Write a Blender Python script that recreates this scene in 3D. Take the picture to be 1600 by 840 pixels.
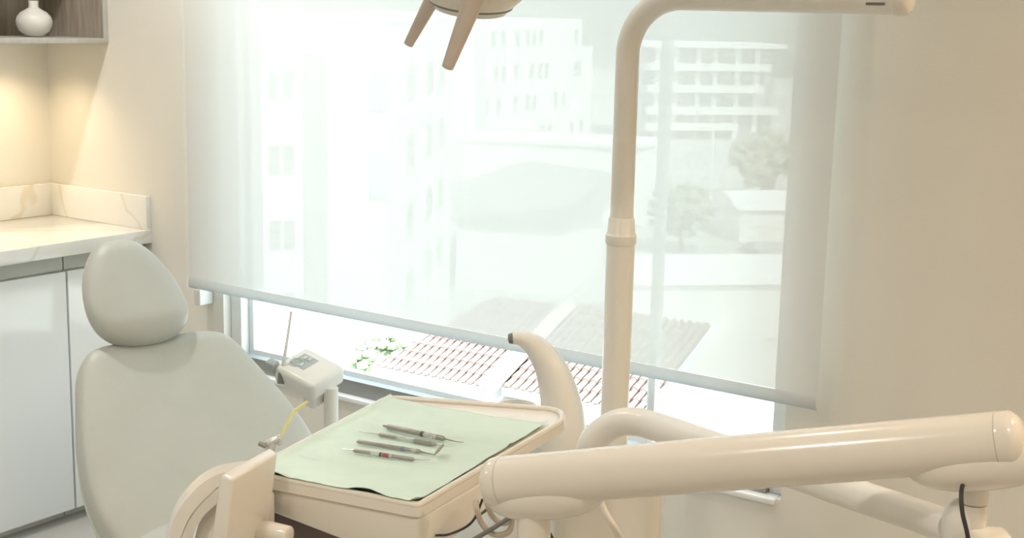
import bpy, bmesh, math, random
from mathutils import Vector, Matrix, noise
random.seed(7)
for o in list(bpy.data.objects): bpy.data.objects.remove(o, do_unlink=True)
S = bpy.context.scene
COL = S.collection
PI = math.pi
V3 = Vector

# ------------------------------------------------------------------ camera
cam_d = bpy.data.cameras.new('camera'); cam = bpy.data.objects.new('camera', cam_d); COL.objects.link(cam)
cam_d.sensor_width = 36.0; cam_d.lens = 48.3; cam_d.clip_start = 0.02; cam_d.clip_end = 3000
YAW, PITCH, ROLL = math.radians(35.489), math.radians(10.712), math.radians(1.242)
fw = V3((-math.sin(YAW)*math.cos(PITCH), math.cos(YAW)*math.cos(PITCH), -math.sin(PITCH)))
r0 = V3((math.cos(YAW), math.sin(YAW), 0)); u0 = r0.cross(fw)
rx = math.cos(ROLL)*r0 + math.sin(ROLL)*u0; up = -math.sin(ROLL)*r0 + math.cos(ROLL)*u0
M = Matrix((rx, up, -fw)).transposed().to_4x4(); M.translation = V3((3.95, -2.85, 1.6))
cam.matrix_world = M
S.camera = cam

# ------------------------------------------------------------------ sky, sun, exposure
SKY, SUN, EXPO = 4.4, 10.0, 0.14
w = bpy.data.worlds.new('hazy_sky'); S.world = w; w.use_nodes = True
nt = w.node_tree; nt.nodes.clear()
wo = nt.nodes.new('ShaderNodeOutputWorld'); bg = nt.nodes.new('ShaderNodeBackground')
geo = nt.nodes.new('ShaderNodeTexCoord'); sep = nt.nodes.new('ShaderNodeSeparateXYZ')
mr = nt.nodes.new('ShaderNodeMapRange'); mr.inputs[1].default_value = 0.0; mr.inputs[2].default_value = 0.8
mixc = nt.nodes.new('ShaderNodeMix'); mixc.data_type = 'RGBA'
mixc.inputs[6].default_value = (0.92, 0.97, 0.98, 1); mixc.inputs[7].default_value = (0.74, 0.86, 1.0, 1)
nt.links.new(geo.outputs['Generated'], sep.inputs[0]); nt.links.new(sep.outputs[2], mr.inputs[0])
nt.links.new(mr.outputs[0], mixc.inputs[0]); nt.links.new(mixc.outputs[2], bg.inputs[0])
bg.inputs[1].default_value = SKY; nt.links.new(bg.outputs[0], wo.inputs[0])
sd = bpy.data.lights.new('sun', 'SUN'); sd.energy = SUN; sd.angle = 0.01; sd.color = (1.0, 0.97, 0.92)
so = bpy.data.objects.new('sun', sd); COL.objects.link(so)
so.rotation_euler = V3((-0.75, 0.35, -0.95)).to_track_quat('-Z', 'Y').to_euler()
so.location = (0, -10, 30)
S.view_settings.view_transform = 'Standard'; S.view_settings.look = 'None'
S.view_settings.exposure = EXPO; S.view_settings.gamma = 1.0
S.view_settings.use_curve_mapping = False

# ------------------------------------------------------------------ materials
def mat(name, col, rough=0.5, var=0.04, scale=6.0, bump=0.0, bscale=60.0, metal=0.0, spec=0.5, coat=0.0, stretch=None, coords='Object'):
    m = bpy.data.materials.new(name); m.use_nodes = True
    n = m.node_tree.nodes; l = m.node_tree.links; b = n['Principled BSDF']
    tc = n.new('ShaderNodeTexCoord'); mp = n.new('ShaderNodeMapping'); l.new(tc.outputs[coords], mp.inputs[0])
    if stretch: mp.inputs['Scale'].default_value = stretch
    nz = n.new('ShaderNodeTexNoise'); nz.inputs['Scale'].default_value = scale; nz.inputs['Detail'].default_value = 5
    l.new(mp.outputs[0], nz.inputs[0])
    cr = n.new('ShaderNodeValToRGB'); l.new(nz.outputs[0], cr.inputs[0])
    c2 = col if isinstance(col[0], tuple) else (tuple(max(0, c*(1-var)) for c in col), tuple(min(1, c*(1+var)) for c in col))
    cr.color_ramp.elements[0].position = 0.3; cr.color_ramp.elements[1].position = 0.7
    cr.color_ramp.elements[0].color = (*c2[0], 1); cr.color_ramp.elements[1].color = (*c2[1], 1)
    l.new(cr.outputs[0], b.inputs['Base Color'])
    b.inputs['Roughness'].default_value = rough; b.inputs['Metallic'].default_value = metal
    b.inputs['Specular IOR Level'].default_value = spec
    b.inputs['Coat Weight'].default_value = coat; b.inputs['Coat Roughness'].default_value = 0.08
    if bump:
        n2 = n.new('ShaderNodeTexNoise'); n2.inputs['Scale'].default_value = bscale; n2.inputs['Detail'].default_value = 4
        bp = n.new('ShaderNodeBump'); bp.inputs['Strength'].default_value = bump; bp.inputs['Distance'].default_value = 0.002
        l.new(mp.outputs[0], n2.inputs[0]); l.new(n2.outputs[0], bp.inputs['Height']); l.new(bp.outputs[0], b.inputs['Normal'])
    return m

def emit_mat(name, col, k):
    m = bpy.data.materials.new(name); m.use_nodes = True
    n = m.node_tree.nodes; l = m.node_tree.links; n.clear()
    o = n.new('ShaderNodeOutputMaterial'); e = n.new('ShaderNodeEmission')
    e.inputs[0].default_value = (*col, 1); e.inputs[1].default_value = k; l.new(e.outputs[0], o.inputs[0])
    return m

def blind_mat(name, trans, tl, df, colt, cold):
    m = bpy.data.materials.new(name); m.use_nodes = True
    n = m.node_tree.nodes; l = m.node_tree.links; n.clear()
    o = n.new('ShaderNodeOutputMaterial')
    t = n.new('ShaderNodeBsdfTransparent'); t.inputs[0].default_value = (0.95, 1.0, 0.99, 1)
    a = n.new('ShaderNodeBsdfTranslucent'); a.inputs[0].default_value = (*colt, 1)
    d = n.new('ShaderNodeBsdfDiffuse'); d.inputs[0].default_value = (*cold, 1)
    tc = n.new('ShaderNodeTexCoord'); wv = n.new('ShaderNodeTexWave'); wv.inputs['Scale'].default_value = 160
    l.new(tc.outputs['Object'], wv.inputs[0])
    mr2 = n.new('ShaderNodeMapRange'); mr2.inputs[3].default_value = trans*0.85; mr2.inputs[4].default_value = trans*1.15
    l.new(wv.outputs['Fac'], mr2.inputs[0])
    m1 = n.new('ShaderNodeMixShader'); m1.inputs[0].default_value = tl/(tl+df); l.new(d.outputs[0], m1.inputs[1]); l.new(a.outputs[0], m1.inputs[2])
    m2 = n.new('ShaderNodeMixShader'); l.new(mr2.outputs[0], m2.inputs[0]); l.new(m1.outputs[0], m2.inputs[1]); l.new(t.outputs[0], m2.inputs[2])
    l.new(m2.outputs[0], o.inputs[0])
    return m

def glass_mat(name, tint, refl=0.06):
    m = bpy.data.materials.new(name); m.use_nodes = True
    n = m.node_tree.nodes; l = m.node_tree.links; n.clear()
    o = n.new('ShaderNodeOutputMaterial'); t = n.new('ShaderNodeBsdfTransparent'); t.inputs[0].default_value = (*tint, 1)
    g = n.new('ShaderNodeBsdfGlossy'); g.inputs['Roughness'].default_value = 0.02
    tc = n.new('ShaderNodeTexCoord'); nz = n.new('ShaderNodeTexNoise'); nz.inputs['Scale'].default_value = 3
    l.new(tc.outputs['Object'], nz.inputs[0])
    mr2 = n.new('ShaderNodeMapRange'); mr2.inputs[3].default_value = refl*0.9; mr2.inputs[4].default_value = refl*1.1
    l.new(nz.outputs[0], mr2.inputs[0])
    x = n.new('ShaderNodeMixShader'); l.new(mr2.outputs[0], x.inputs[0]); l.new(t.outputs[0], x.inputs[1]); l.new(g.outputs[0], x.inputs[2])
    l.new(x.outputs[0], o.inputs[0]); return m

def marble_mat(name):
    m = mat(name, (0.85, 0.85, 0.82), 0.12, 0.03, 3, coords='Object')
    n = m.node_tree.nodes; l = m.node_tree.links; b = n['Principled BSDF']
    tc = n.new('ShaderNodeTexCoord'); mp = n.new('ShaderNodeMapping'); l.new(tc.outputs['Object'], mp.inputs[0])
    mp.inputs['Rotation'].default_value = (0.3, 0.4, 0.9)
    wv = n.new('ShaderNodeTexWave'); wv.inputs['Scale'].default_value = 1.3; wv.inputs['Distortion'].default_value = 7
    wv.inputs['Detail'].default_value = 4; wv.inputs['Detail Scale'].default_value = 1.2; l.new(mp.outputs[0], wv.inputs[0])
    cr = n.new('ShaderNodeValToRGB'); e = cr.color_ramp.elements
    e[0].position = 0.0; e[0].color = (1, 1, 1, 1); e[1].position = 0.008; e[1].color = (0, 0, 0, 1)
    l.new(wv.outputs['Fac'], cr.inputs[0])
    src = b.inputs['Base Color'].links[0].from_socket
    mx = n.new('ShaderNodeMix'); mx.data_type = 'RGBA'; mx.inputs[7].default_value = (0.60, 0.47, 0.26, 1)
    mm = n.new('ShaderNodeMath'); mm.operation = 'MULTIPLY'; mm.inputs[1].default_value = 0.32
    l.new(cr.outputs[0], mm.inputs[0]); l.new(mm.outputs[0], mx.inputs[0]); l.new(src, mx.inputs[6]); l.new(mx.outputs[2], b.inputs['Base Color'])
    return m

MT = dict(
    wall=mat('wall_plaster', (0.79, 0.77, 0.71), 0.75, 0.02, 2, 0.15, 220),
    wall2=mat('side_wall_plaster', (0.81, 0.79, 0.725), 0.75, 0.02, 2, 0.15, 220),
    ceil=mat('ceiling_paint', (0.85, 0.83, 0.78), 0.8, 0.01, 2),
    floor=mat('floor_tile', (0.52, 0.51, 0.48), 0.25, 0.04, 2),
    white=mat('cream_enamel', (0.83, 0.79, 0.72), 0.22, 0.012, 4, coat=0.4),
    white2=mat('white_plastic', (0.80, 0.80, 0.76), 0.35, 0.012, 4),
    tube=mat('ivory_tube_paint', (0.86, 0.84, 0.79), 0.3, 0.012, 4),
    gloss=mat('gloss_white_door', (0.84, 0.87, 0.88), 0.1, 0.01, 2),
    grey=mat('grey_channel', (0.48, 0.49, 0.46), 0.45, 0.03, 4),
    alu=mat('window_aluminium', (0.84, 0.86, 0.86), 0.35, 0.02, 8),
    track=mat('dark_track', (0.30, 0.31, 0.30), 0.5, 0.05, 10),
    leather=mat('grey_leatherette', (0.53, 0.56, 0.53), 0.42, 0.03, 9, 0.25, 420),
    shell=mat('mint_shell', (0.62, 0.76, 0.62), 0.4, 0.03, 5),
    dark=mat('dark_rubber', (0.035, 0.035, 0.04), 0.45, 0.1, 20),
    brown=mat('dark_slot', (0.12, 0.09, 0.08), 0.6, 0.1, 20),
    mid=mat('grey_rubber', (0.20, 0.20, 0.19), 0.5, 0.08, 20),
    hose=mat('beige_hose', (0.55, 0.49, 0.40), 0.5, 0.05, 20),
    paper=mat('mint_paper', (0.69, 0.85, 0.78), 0.85, 0.04, 14, 0.2, 300),
    steel=mat('instrument_steel', (0.36, 0.345, 0.32), 0.35, 0.08, 60, metal=0.4),
    chrome=mat('bright_steel', (0.70, 0.71, 0.71), 0.25, 0.04, 60, metal=0.4),
    red=mat('red_band', (0.36, 0.10, 0.09), 0.5, 0.05, 40), blue=mat('blue_band', (0.20, 0.27, 0.40), 0.5, 0.05, 40),
    black=mat('dark_band', (0.09, 0.10, 0.08), 0.5, 0.05, 40),
    yellow=mat('yellow_tip', (0.84, 0.82, 0.36), 0.4, 0.04, 30),
    panel=mat('grey_key_panel', (0.42, 0.47, 0.48), 0.35, 0.05, 30),
    panel2=mat('light_key_panel', (0.66, 0.70, 0.70), 0.4, 0.03, 30),
    wood=mat('grey_oak', ((0.29, 0.24, 0.19), (0.46, 0.41, 0.35)), 0.55, 0, 7, 0.2, 40, stretch=(9, 9, 0.7)),
    woodl=mat('pale_laminate', ((0.50, 0.49, 0.45), (0.58, 0.57, 0.53)), 0.5, 0, 6, stretch=(9, 9, 0.7)),
    vase=mat('white_ceramic', (0.80, 0.79, 0.75), 0.35, 0.02, 10, 0.1, 80),
    lampw=mat('lamp_body', (0.80, 0.74, 0.66), 0.3, 0.02, 6), lamph=mat('lamp_handle', (0.62, 0.54, 0.47), 0.45, 0.03, 12),
    marble=marble_mat('marble'),
    blind=blind_mat('screen_fabric', 0.060, 0.32, 0.68, (0.43, 0.445, 0.435), (0.92, 0.925, 0.905)),
    hem=blind_mat('hem_fabric', 0.0, 0.32, 0.68, (0.35, 0.37, 0.37), (0.70, 0.73, 0.73)),
    glass=glass_mat('window_glass', (0.93, 0.995, 0.985)),
    # outside
    render_w=mat('white_render', (0.80, 0.80, 0.78), 0.85, 0.03, 0.3), render_b=mat('pale_render', (0.62, 0.64, 0.63), 0.85, 0.03, 0.3),
    render_g=mat('grey_render', (0.42, 0.44, 0.43), 0.85, 0.03, 0.3), render_blue=mat('pale_blue_panel', (0.55, 0.62, 0.72), 0.7, 0.03, 0.3),
    win=mat('far_window_glass', (0.36, 0.39, 0.40), 0.3, 0.15, 0.5), tile=mat('clay_tile', ((0.26, 0.17, 0.145), (0.38, 0.27, 0.24)), 0.85, 0, 2.5, 0.3, 8),
    channel=mat('shade_painted_channel', ((0.07, 0.05, 0.04), (0.12, 0.09, 0.08)), 0.9, 0, 2.5),  # deck colour darkened to paint in the shade between tile columns
    ridge=mat('pale_ridge_mortar', (0.70, 0.58, 0.51), 0.85, 0.06, 2), roofd=mat('weathered_sheet_roof', (0.36, 0.38, 0.38), 0.8, 0.08, 0.6),
    asphalt=mat('ground_mix', ((0.40, 0.42, 0.38), (0.55, 0.55, 0.51)), 0.9, 0, 0.08), leaf=mat('leaf_green', ((0.20, 0.26, 0.16), (0.34, 0.40, 0.26)), 0.8, 0, 2),
    hill=mat('hazy_hillside', ((0.17, 0.21, 0.19), (0.25, 0.29, 0.27)), 0.95, 0, 0.02), bark=mat('bark', (0.22, 0.17, 0.12), 0.9, 0.1, 4),
)

# ------------------------------------------------------------------ helpers
def link(name, me, m, parent=None):
    o = bpy.data.objects.new(name, me); COL.objects.link(o)
    if m is not None and not me.materials: me.materials.append(MT[m] if isinstance(m, str) else m)
    if parent is not None: o.parent = parent
    return o
def fin(name, bm, m, parent=None, smooth=True, off=None):
    bmesh.ops.recalc_face_normals(bm, faces=bm.faces)
    if off is not None: bmesh.ops.translate(bm, verts=bm.verts, vec=-V3(off))
    me = bpy.data.meshes.new(name); bm.to_mesh(me); bm.free()
    if smooth:
        for p in me.polygons: p.use_smooth = True
        try: me.set_sharp_from_angle(angle=math.radians(38))
        except Exception: pass
    return link(name, me, m, parent)
def tag(o, label, cat, group=None, kind=None):
    o['label'] = label; o['category'] = cat
    if group: o['group'] = group
    if kind: o['kind'] = kind
    return o
def thing(name, label, cat, loc=(0, 0, 0), rz=0.0, group=None):
    o = bpy.data.objects.new(name, None); COL.objects.link(o); o.location = loc; o.rotation_euler = (0, 0, rz)
    o.empty_display_size = 0.05
    return tag(o, label, cat, group)
def P(root, o):            # mesh made in world space becomes a child of an unrotated root
    o.parent = root
    if o.data.users == 1: o.data.transform(Matrix.Translation(-V3(root.location)))
    return o
def box(bm, c, s, bev=0.0, rot=None, seg=3):
    r = bmesh.ops.create_cube(bm, size=1.0); vs = r['verts']
    for v in vs: v.co = V3((v.co.x*s[0], v.co.y*s[1], v.co.z*s[2]))
    if bev:
        es = list({e for v in vs for e in v.link_edges})
        g = bmesh.ops.bevel(bm, geom=es, offset=bev, segments=seg, profile=0.5, affect='EDGES')
        vs = list({v for f in g['faces'] for v in f.verts} | {v for v in vs if v.is_valid})
        seen = set(vs); st = list(vs)
        while st:
            v = st.pop()
            for e in v.link_edges:
                q = e.other_vert(v)
                if q not in seen: seen.add(q); st.append(q)
        vs = list(seen)
    for v in vs: v.co = (rot @ v.co if rot else v.co) + V3(c)
    return vs
def bx(bm, x0, x1, y0, y1, z0, z1, bev=0.0):
    return box(bm, ((x0+x1)/2, (y0+y1)/2, (z0+z1)/2), (x1-x0, y1-y0, z1-z0), bev)
def boxo(name, ext, m, parent=None, bev=0.0):
    bm = bmesh.new(); bx(bm, *ext, bev); return fin(name, bm, m, parent)
def crom(pts, n=8):
    pts = [V3(p) for p in pts]; out = []
    for i in range(len(pts)-1):
        p0 = pts[max(i-1, 0)]; p1 = pts[i]; p2 = pts[i+1]; p3 = pts[min(i+2, len(pts)-1)]
        for k in range(n):
            t = k/n
            out.append(0.5*((2*p1)+(p2-p0)*t+(2*p0-5*p1+4*p2-p3)*t*t+(3*p1-p0-3*p2+p3)*t**3))
    out.append(pts[-1]); return out
def sweep(bm, pts, rad, seg=16, flat=(1, 1), ref=None, round_ends=False, sq=2.0):
    pts = [V3(p) for p in pts]; n = len(pts)
    rad = rad if isinstance(rad, (list, tuple)) else [rad]*n
    if len(rad) != n: rad = [rad[min(int(i*(len(rad)-1)/(n-1)), len(rad)-2)]*(1-((i*(len(rad)-1)/(n-1)) % 1 if i < n-1 else 1)) + rad[min(int(i*(len(rad)-1)/(n-1))+1, len(rad)-1)]*((i*(len(rad)-1)/(n-1)) % 1 if i < n-1 else 1) for i in range(n)]
    if round_ends:
        d0 = (pts[0]-pts[1]).normalized(); d1 = (pts[-1]-pts[-2]).normalized(); pre, post, rp, rq = [], [], [], []
        for k in range(1, 6):
            a = k/5*PI/2*0.98
            post.append(pts[-1]+d1*rad[-1]*round_ends*math.sin(a)); rq.append(rad[-1]*math.cos(a))
            pre.append(pts[0]+d0*rad[0]*round_ends*math.sin(a)); rp.append(rad[0]*math.cos(a))
        pts = pre[::-1]+pts+post; rad = rp[::-1]+rad+rq; n = len(pts)
    t0 = (pts[1]-pts[0]).normalized()
    nrm = V3(ref) if ref else (V3((0, 0, 1)) if abs(t0.z) < 0.9 else V3((1, 0, 0)))
    rings = []
    for i in range(n):
        t = (pts[min(i+1, n-1)]-pts[max(i-1, 0)]).normalized()
        nrm = (nrm-t*nrm.dot(t)).normalized(); b = t.cross(nrm); ring = []
        for k in range(seg):
            a = 2*PI*k/seg; c, s = math.cos(a), math.sin(a)
            c = math.copysign(abs(c)**(2/sq), c); s = math.copysign(abs(s)**(2/sq), s)
            ring.append(bm.verts.new(pts[i]+(nrm*c*flat[0]+b*s*flat[1])*rad[i]))
        rings.append(ring)
    for i in range(n-1):
        for k in range(seg): bm.faces.new((rings[i][k], rings[i][(k+1) % seg], rings[i+1][(k+1) % seg], rings[i+1][k]))
    bm.faces.new(rings[0][::-1]); bm.faces.new(rings[-1])
def tube(name, pts, rad, m, parent=None, seg=16, **k):
    bm = bmesh.new(); sweep(bm, pts, rad, seg, **k); return fin(name, bm, m, parent)
def lathe(bm, prof, seg=32, mtx=None):
    rings = []
    for r, z in prof:
        rings.append([bm.verts.new((max(r, 1e-5)*math.cos(2*PI*k/seg), max(r, 1e-5)*math.sin(2*PI*k/seg), z)) for k in range(seg)])
    for i in range(len(rings)-1):
        for k in range(seg): bm.faces.new((rings[i][k], rings[i][(k+1) % seg], rings[i+1][(k+1) % seg], rings[i+1][k]))
    bm.faces.new(rings[0][::-1]); bm.faces.new(rings[-1])
    if mtx: bmesh.ops.transform(bm, matrix=mtx, verts=[v for rg in rings for v in rg])
def turned(name, prof, m, parent=None, mtx=None, seg=32):
    bm = bmesh.new(); lathe(bm, prof, seg, mtx); return fin(name, bm, m, parent)
def hull(bm, bot, top, bev=0.0, seg=2):
    b = [bm.verts.new(p) for p in bot]; t = [bm.verts.new(p) for p in top]; n = len(b)
    bm.faces.new(b[::-1]); bm.faces.new(t)
    for i in range(n): bm.faces.new((b[i], b[(i+1) % n], t[(i+1) % n], t[i]))
    if bev:
        es = list({e for v in b+t for e in v.link_edges})
        bmesh.ops.bevel(bm, geom=es, offset=bev, segments=seg, profile=0.5, affect='EDGES')
def prism(bm, poly, z0, z1, bev=0.0, seg=2): hull(bm, [(x, y, z0) for x, y in poly], [(x, y, z1) for x, y in poly], bev, seg)
def round_poly(poly, rs, n=6):
    out = []; N = len(poly)
    for i in range(N):
        p = V3((*poly[i], 0)); a = V3((*poly[i-1], 0)); c = V3((*poly[(i+1) % N], 0)); r = rs[i] if isinstance(rs, (list, tuple)) else rs
        if r <= 0: out.append((p.x, p.y)); continue
        d1 = (a-p).normalized(); d2 = (c-p).normalized()
        s, e = p+d1*r, p+d2*r
        for k in range(n+1):
            t = k/n; q = s*(1-t)**2+p*2*t*(1-t)+e*t*t; out.append((q.x, q.y))
    return out
def copy_tree(o, parent=None):
    c = o.copy(); COL.objects.link(c); c.parent = parent
    for ch in list(o.children):
        if ch is not c: copy_tree(ch, c)
    return c

# ------------------------------------------------------------------ the room
H = 2.55; X1, Y1 = 4.9, -4.4
WX0, WX1, WZ0, WZ1 = 0.83, 2.70, 0.49, 2.20      # window opening
def struct(o, label, cat): return tag(o, label, cat, kind='structure')
bm = bmesh.new(); bx(bm, 0, X1, Y1, 0.0, -0.1, 0.0); struct(fin('floor', bm, 'floor'), 'pale polished floor of the treatment room', 'floor')
bm = bmesh.new(); bx(bm, -0.15, X1+0.15, Y1-0.15, 0.15, H, H+0.12); struct(fin('ceiling', bm, 'ceil'), 'plain off-white ceiling above the treatment room', 'ceiling')
bm = bmesh.new(); bx(bm, -0.15, 0, Y1, 0.15, -0.1, H); struct(fin('wall_left', bm, 'wall2'), 'cream wall behind the worktop and shelf', 'wall')
bm = bmesh.new(); bx(bm, X1, X1+0.15, Y1, 0.15, -0.1, H); struct(fin('wall_right', bm, 'wall2'), 'cream side wall right of the window wall', 'wall')
bm = bmesh.new(); bx(bm, -0.15, X1+0.15, Y1-0.15, Y1, -0.1, H); struct(fin('wall_front', bm, 'wall2'), 'cream wall behind the viewer', 'wall')
bm = bmesh.new()
bx(bm, 0, WX0, 0, 0.15, -0.1, H); bx(bm, WX1, X1, 0, 0.15, -0.1, H); bx(bm, WX0, WX1, 0, 0.15, -0.1, WZ0); bx(bm, WX0, WX1, 0, 0.15, WZ1, H)
struct(fin('wall_back', bm, 'wall', smooth=False), 'beige plastered wall around the window', 'wall')
bm = bmesh.new(); bx(bm, 0.55, X1, -0.012, 0, 0, 0.08, 0.003); struct(fin('baseboard_back', bm, 'gloss'), 'low white skirting under the window', 'skirting')

# window with frame, sashes, panes, track and sill
wn = thing('window_1', 'wide white aluminium window half hidden by the roller blind', 'window', (WX0, 0.0, WZ0)); wn['kind'] = 'structure'
bm = bmesh.new(); f = 0.045
bx(bm, WX0, WX0+f, 0.03, 0.13, WZ0, WZ1, 0.003); bx(bm, WX1-f, WX1, 0.03, 0.13, WZ0, WZ1, 0.003)
bx(bm, WX0+f, WX1-f, 0.03, 0.13, WZ1-f, WZ1, 0.003); bx(bm, WX0+f, WX1-f, 0.045, 0.13, WZ0, WZ0+0.035, 0.003)
P(wn, fin('frame', bm, 'alu'))
P(wn, boxo('track', (WX0+f, WX1-f, 0.012, 0.045, WZ0+0.002, WZ0+0.045), 'track'))
P(wn, boxo('sill', (WX0-0.01, WX1-0.012, -0.012, 0.03, WZ0-0.014, WZ0+0.002), 'alu', bev=0.004))
mx = 2.30
for a, b, yy in ((WX0+f, mx+0.02, 0.075), (mx-0.02, WX1-f, 0.105)):
    bm = bmesh.new(); q = 0.020; z0, z1 = WZ0+0.035, WZ1-f
    bx(bm, a, a+q, yy-0.013, yy+0.013, z0, z1, 0.002); bx(bm, b-q, b, yy-0.013, yy+0.013, z0, z1, 0.002)
    bx(bm, a+q, b-q, yy-0.013, yy+0.013, z0, z0+q, 0.002); bx(bm, a+q, b-q, yy-0.013, yy+0.013, z1-q, z1, 0.002)
    sh = P(wn, fin('sash', bm, 'alu'))
    bm = bmesh.new(); vs = [bm.verts.new(c) for c in ((a+q, yy, z0+q), (b-q, yy, z0+q), (b-q, yy, z1-q), (a+q, yy, z1-q))]; bm.faces.new(vs)
    g = fin('pane', bm, 'glass', smooth=False); g.data.transform(Matrix.Translation(-V3(wn.location))); g.parent = sh

# roller blind
BX0, BX1, BY, BZ = 0.76, 2.803, -0.07, 0.762
rb = thing('roller_blind', 'white translucent screen roller blind pulled most of the way down the window', 'blind', (BX0, BY, BZ))
bm = bmesh.new(); nx, nz = 40, 20; grid = []
for i in range(nx+1):
    grid.append([bm.verts.new((BX0+(BX1-BX0)*i/nx, BY+0.0015*math.sin(i*0.9)*math.sin(j*0.35), BZ+0.012+(2.30-BZ-0.012)*j/nz)) for j in range(nz+1)])
for i in range(nx):
    for j in range(nz): bm.faces.new((grid[i][j], grid[i+1][j], grid[i+1][j+1], grid[i][j+1]))
P(rb, fin('fabric', bm, 'blind'))
bm = bmesh.new(); vs = []
for x in (BX0, BX1): vs.append([bm.verts.new((x, BY+dy, z)) for dy, z in ((-0.001, BZ+0.012), (-0.005, BZ+0.006), (-0.006, BZ-0.006), (-0.004, BZ-0.016), (0.0, BZ-0.020), (0.003, BZ-0.016))])
for k in range(5): bm.faces.new((vs[0][k], vs[1][k], vs[1][k+1], vs[0][k+1]))
P(rb, fin('bottom_hem', bm, 'hem'))
P(rb, tube('roller', [(BX0-0.01, BY+0.02, 2.31), (BX1+0.01, BY+0.02, 2.31)], 0.022, 'white2', seg=20))
for xx in (BX0-0.018, BX1+0.018): P(rb, boxo('bracket', (xx-0.008, xx+0.008, BY-0.02, 0.0, 2.27, 2.35), 'white2', bev=0.003))
ch = P(rb, tube('chain', [(BX0-0.008, BY-0.004, 2.30), (BX0-0.008, BY-0.004, 0.74)], 0.0016, 'white2', seg=6))
P(rb, boxo('chain_holder', (BX0-0.004, BX0+0.026, -0.055, -0.0, 0.685, 0.735), 'white2', bev=0.004))

# ------------------------------------------------------------------ worktop, cabinets, shelf, vase
wt = thing('worktop', 'white marble worktop with golden veins and a low upstand', 'worktop', (0.25, -0.62, 0.842))
P(wt, boxo('slab', (0.0, 0.505, -1.25, 0.0, 0.842, 0.885), 'marble', bev=0.002))
P(wt, boxo('upstand', (0.0, 0.018, -1.25, 0.0, 0.885, 0.992), 'marble', bev=0.0015))
P(wt, boxo('upstand', (0.018, 0.503, -0.018, 0.0, 0.885, 0.992), 'marble', bev=0.0015))
labs = ['gloss white base cabinet in the corner behind the headrest', 'gloss white base cabinet at the left edge under the worktop', 'gloss white base cabinet farthest from the window']
for i, (a, b) in enumerate(((-0.313, -0.012), (-0.78, -0.317), (-1.245, -0.784))):
    cb = thing('base_cabinet', labs[i], 'cabinet', (0.25, (a+b)/2, 0.0), group='base cabinets under the worktop')
    P(cb, boxo('body', (0.0, 0.468, a, b, 0.06, 0.842), 'white2'))
    P(cb, boxo('plinth', (0.0, 0.43, a, b, 0.0, 0.06), 'white2'))
    P(cb, boxo('door', (0.470, 0.490, a+0.0015, b-0.0015, 0.040, 0.792), 'gloss', bev=0.0015))
    P(cb, boxo('pull_channel', (0.462, 0.474, a, b, 0.795, 0.842), 'grey'))

ws = thing('wall_shelf', 'grey oak open wall shelf over the worktop', 'shelf', (0.16, -0.62, 1.466))
P(ws, boxo('bottom_panel', (0.0, 0.323, -1.25, 0.0, 1.466, 1.481), 'woodl', bev=0.001))
P(ws, boxo('back_panel', (0.0, 0.012, -1.25, -0.018, 1.481, 1.86), 'wood'))
for a in (-0.018, -1.25): P(ws, boxo('side_panel', (0.0, 0.319, a, a+0.018, 1.481, 1.86), 'wood'))
for a in (-0.018, -1.25): P(ws, boxo('edge_band', (0.319, 0.323, a, a+0.018, 1.481, 1.86), 'woodl'))
P(ws, boxo('top_panel', (0.0, 0.323, -1.25, 0.0, 1.86, 1.876), 'woodl', bev=0.001))
va = turned('vase', [(0.0, 0), (0.024, 0), (0.030, 0.004), (0.046, 0.018), (0.0545, 0.036), (0.056, 0.048), (0.052, 0.062), (0.040, 0.076), (0.024, 0.085), (0.016, 0.090), (0.0145, 0.098), (0.0155, 0.112), (0.0125, 0.112), (0.011, 0.098), (0.0, 0.094)], 'vase', mtx=Matrix.Translation((0.15, -0.15, 1.4815)), seg=40)
tag(va, 'round white ceramic vase with a short neck on the shelf', 'vase')

def spot(name, loc, tgt, energy, col, size, blend, soft, parent):
    d = bpy.data.lights.new(name, 'SPOT'); d.energy = energy; d.color = col; d.spot_size = size; d.spot_blend = blend; d.shadow_soft_size = soft
    o = bpy.data.objects.new(name, d); COL.objects.link(o); o.parent = parent
    o.location = V3(loc)-V3(parent.location); o.rotation_euler = (V3(tgt)-V3(loc)).to_track_quat('-Z', 'Y').to_euler(); return o
WARM = (1.0, 0.79, 0.56)
MT['puck'] = emit_mat('puck_glow', (1.0, 0.75, 0.42), 6.0)
for yy, lb in ((-0.19, 'small recessed warm puck light under the shelf, nearest the window wall'), (-0.62, 'small recessed warm puck light under the middle of the shelf')):
    pk = thing('puck_light', lb, 'light', (0.16, yy, 1.464), group='puck lights under the shelf')
    P(pk, turned('ring', [(0.0245, -0.001), (0.03, -0.001), (0.032, 0.0), (0.032, 0.0018), (0.0245, 0.0018), (0.0245, -0.001)], 'chrome', mtx=Matrix.Translation((0.16, yy, 1.464)), seg=24))
    P(pk, turned('lens', [(0.0, -0.0012), (0.024, -0.0012), (0.024, 0.0008), (0, 0.0008)], 'puck', mtx=Matrix.Translation((0.16, yy, 1.464)), seg=24))
    spot('puck_beam', (0.16, yy, 1.452), (0.16, yy, 0.9), 6.0, (1.0, 0.76, 0.46), 2.3, 1.0, 0.03, pk)

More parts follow.
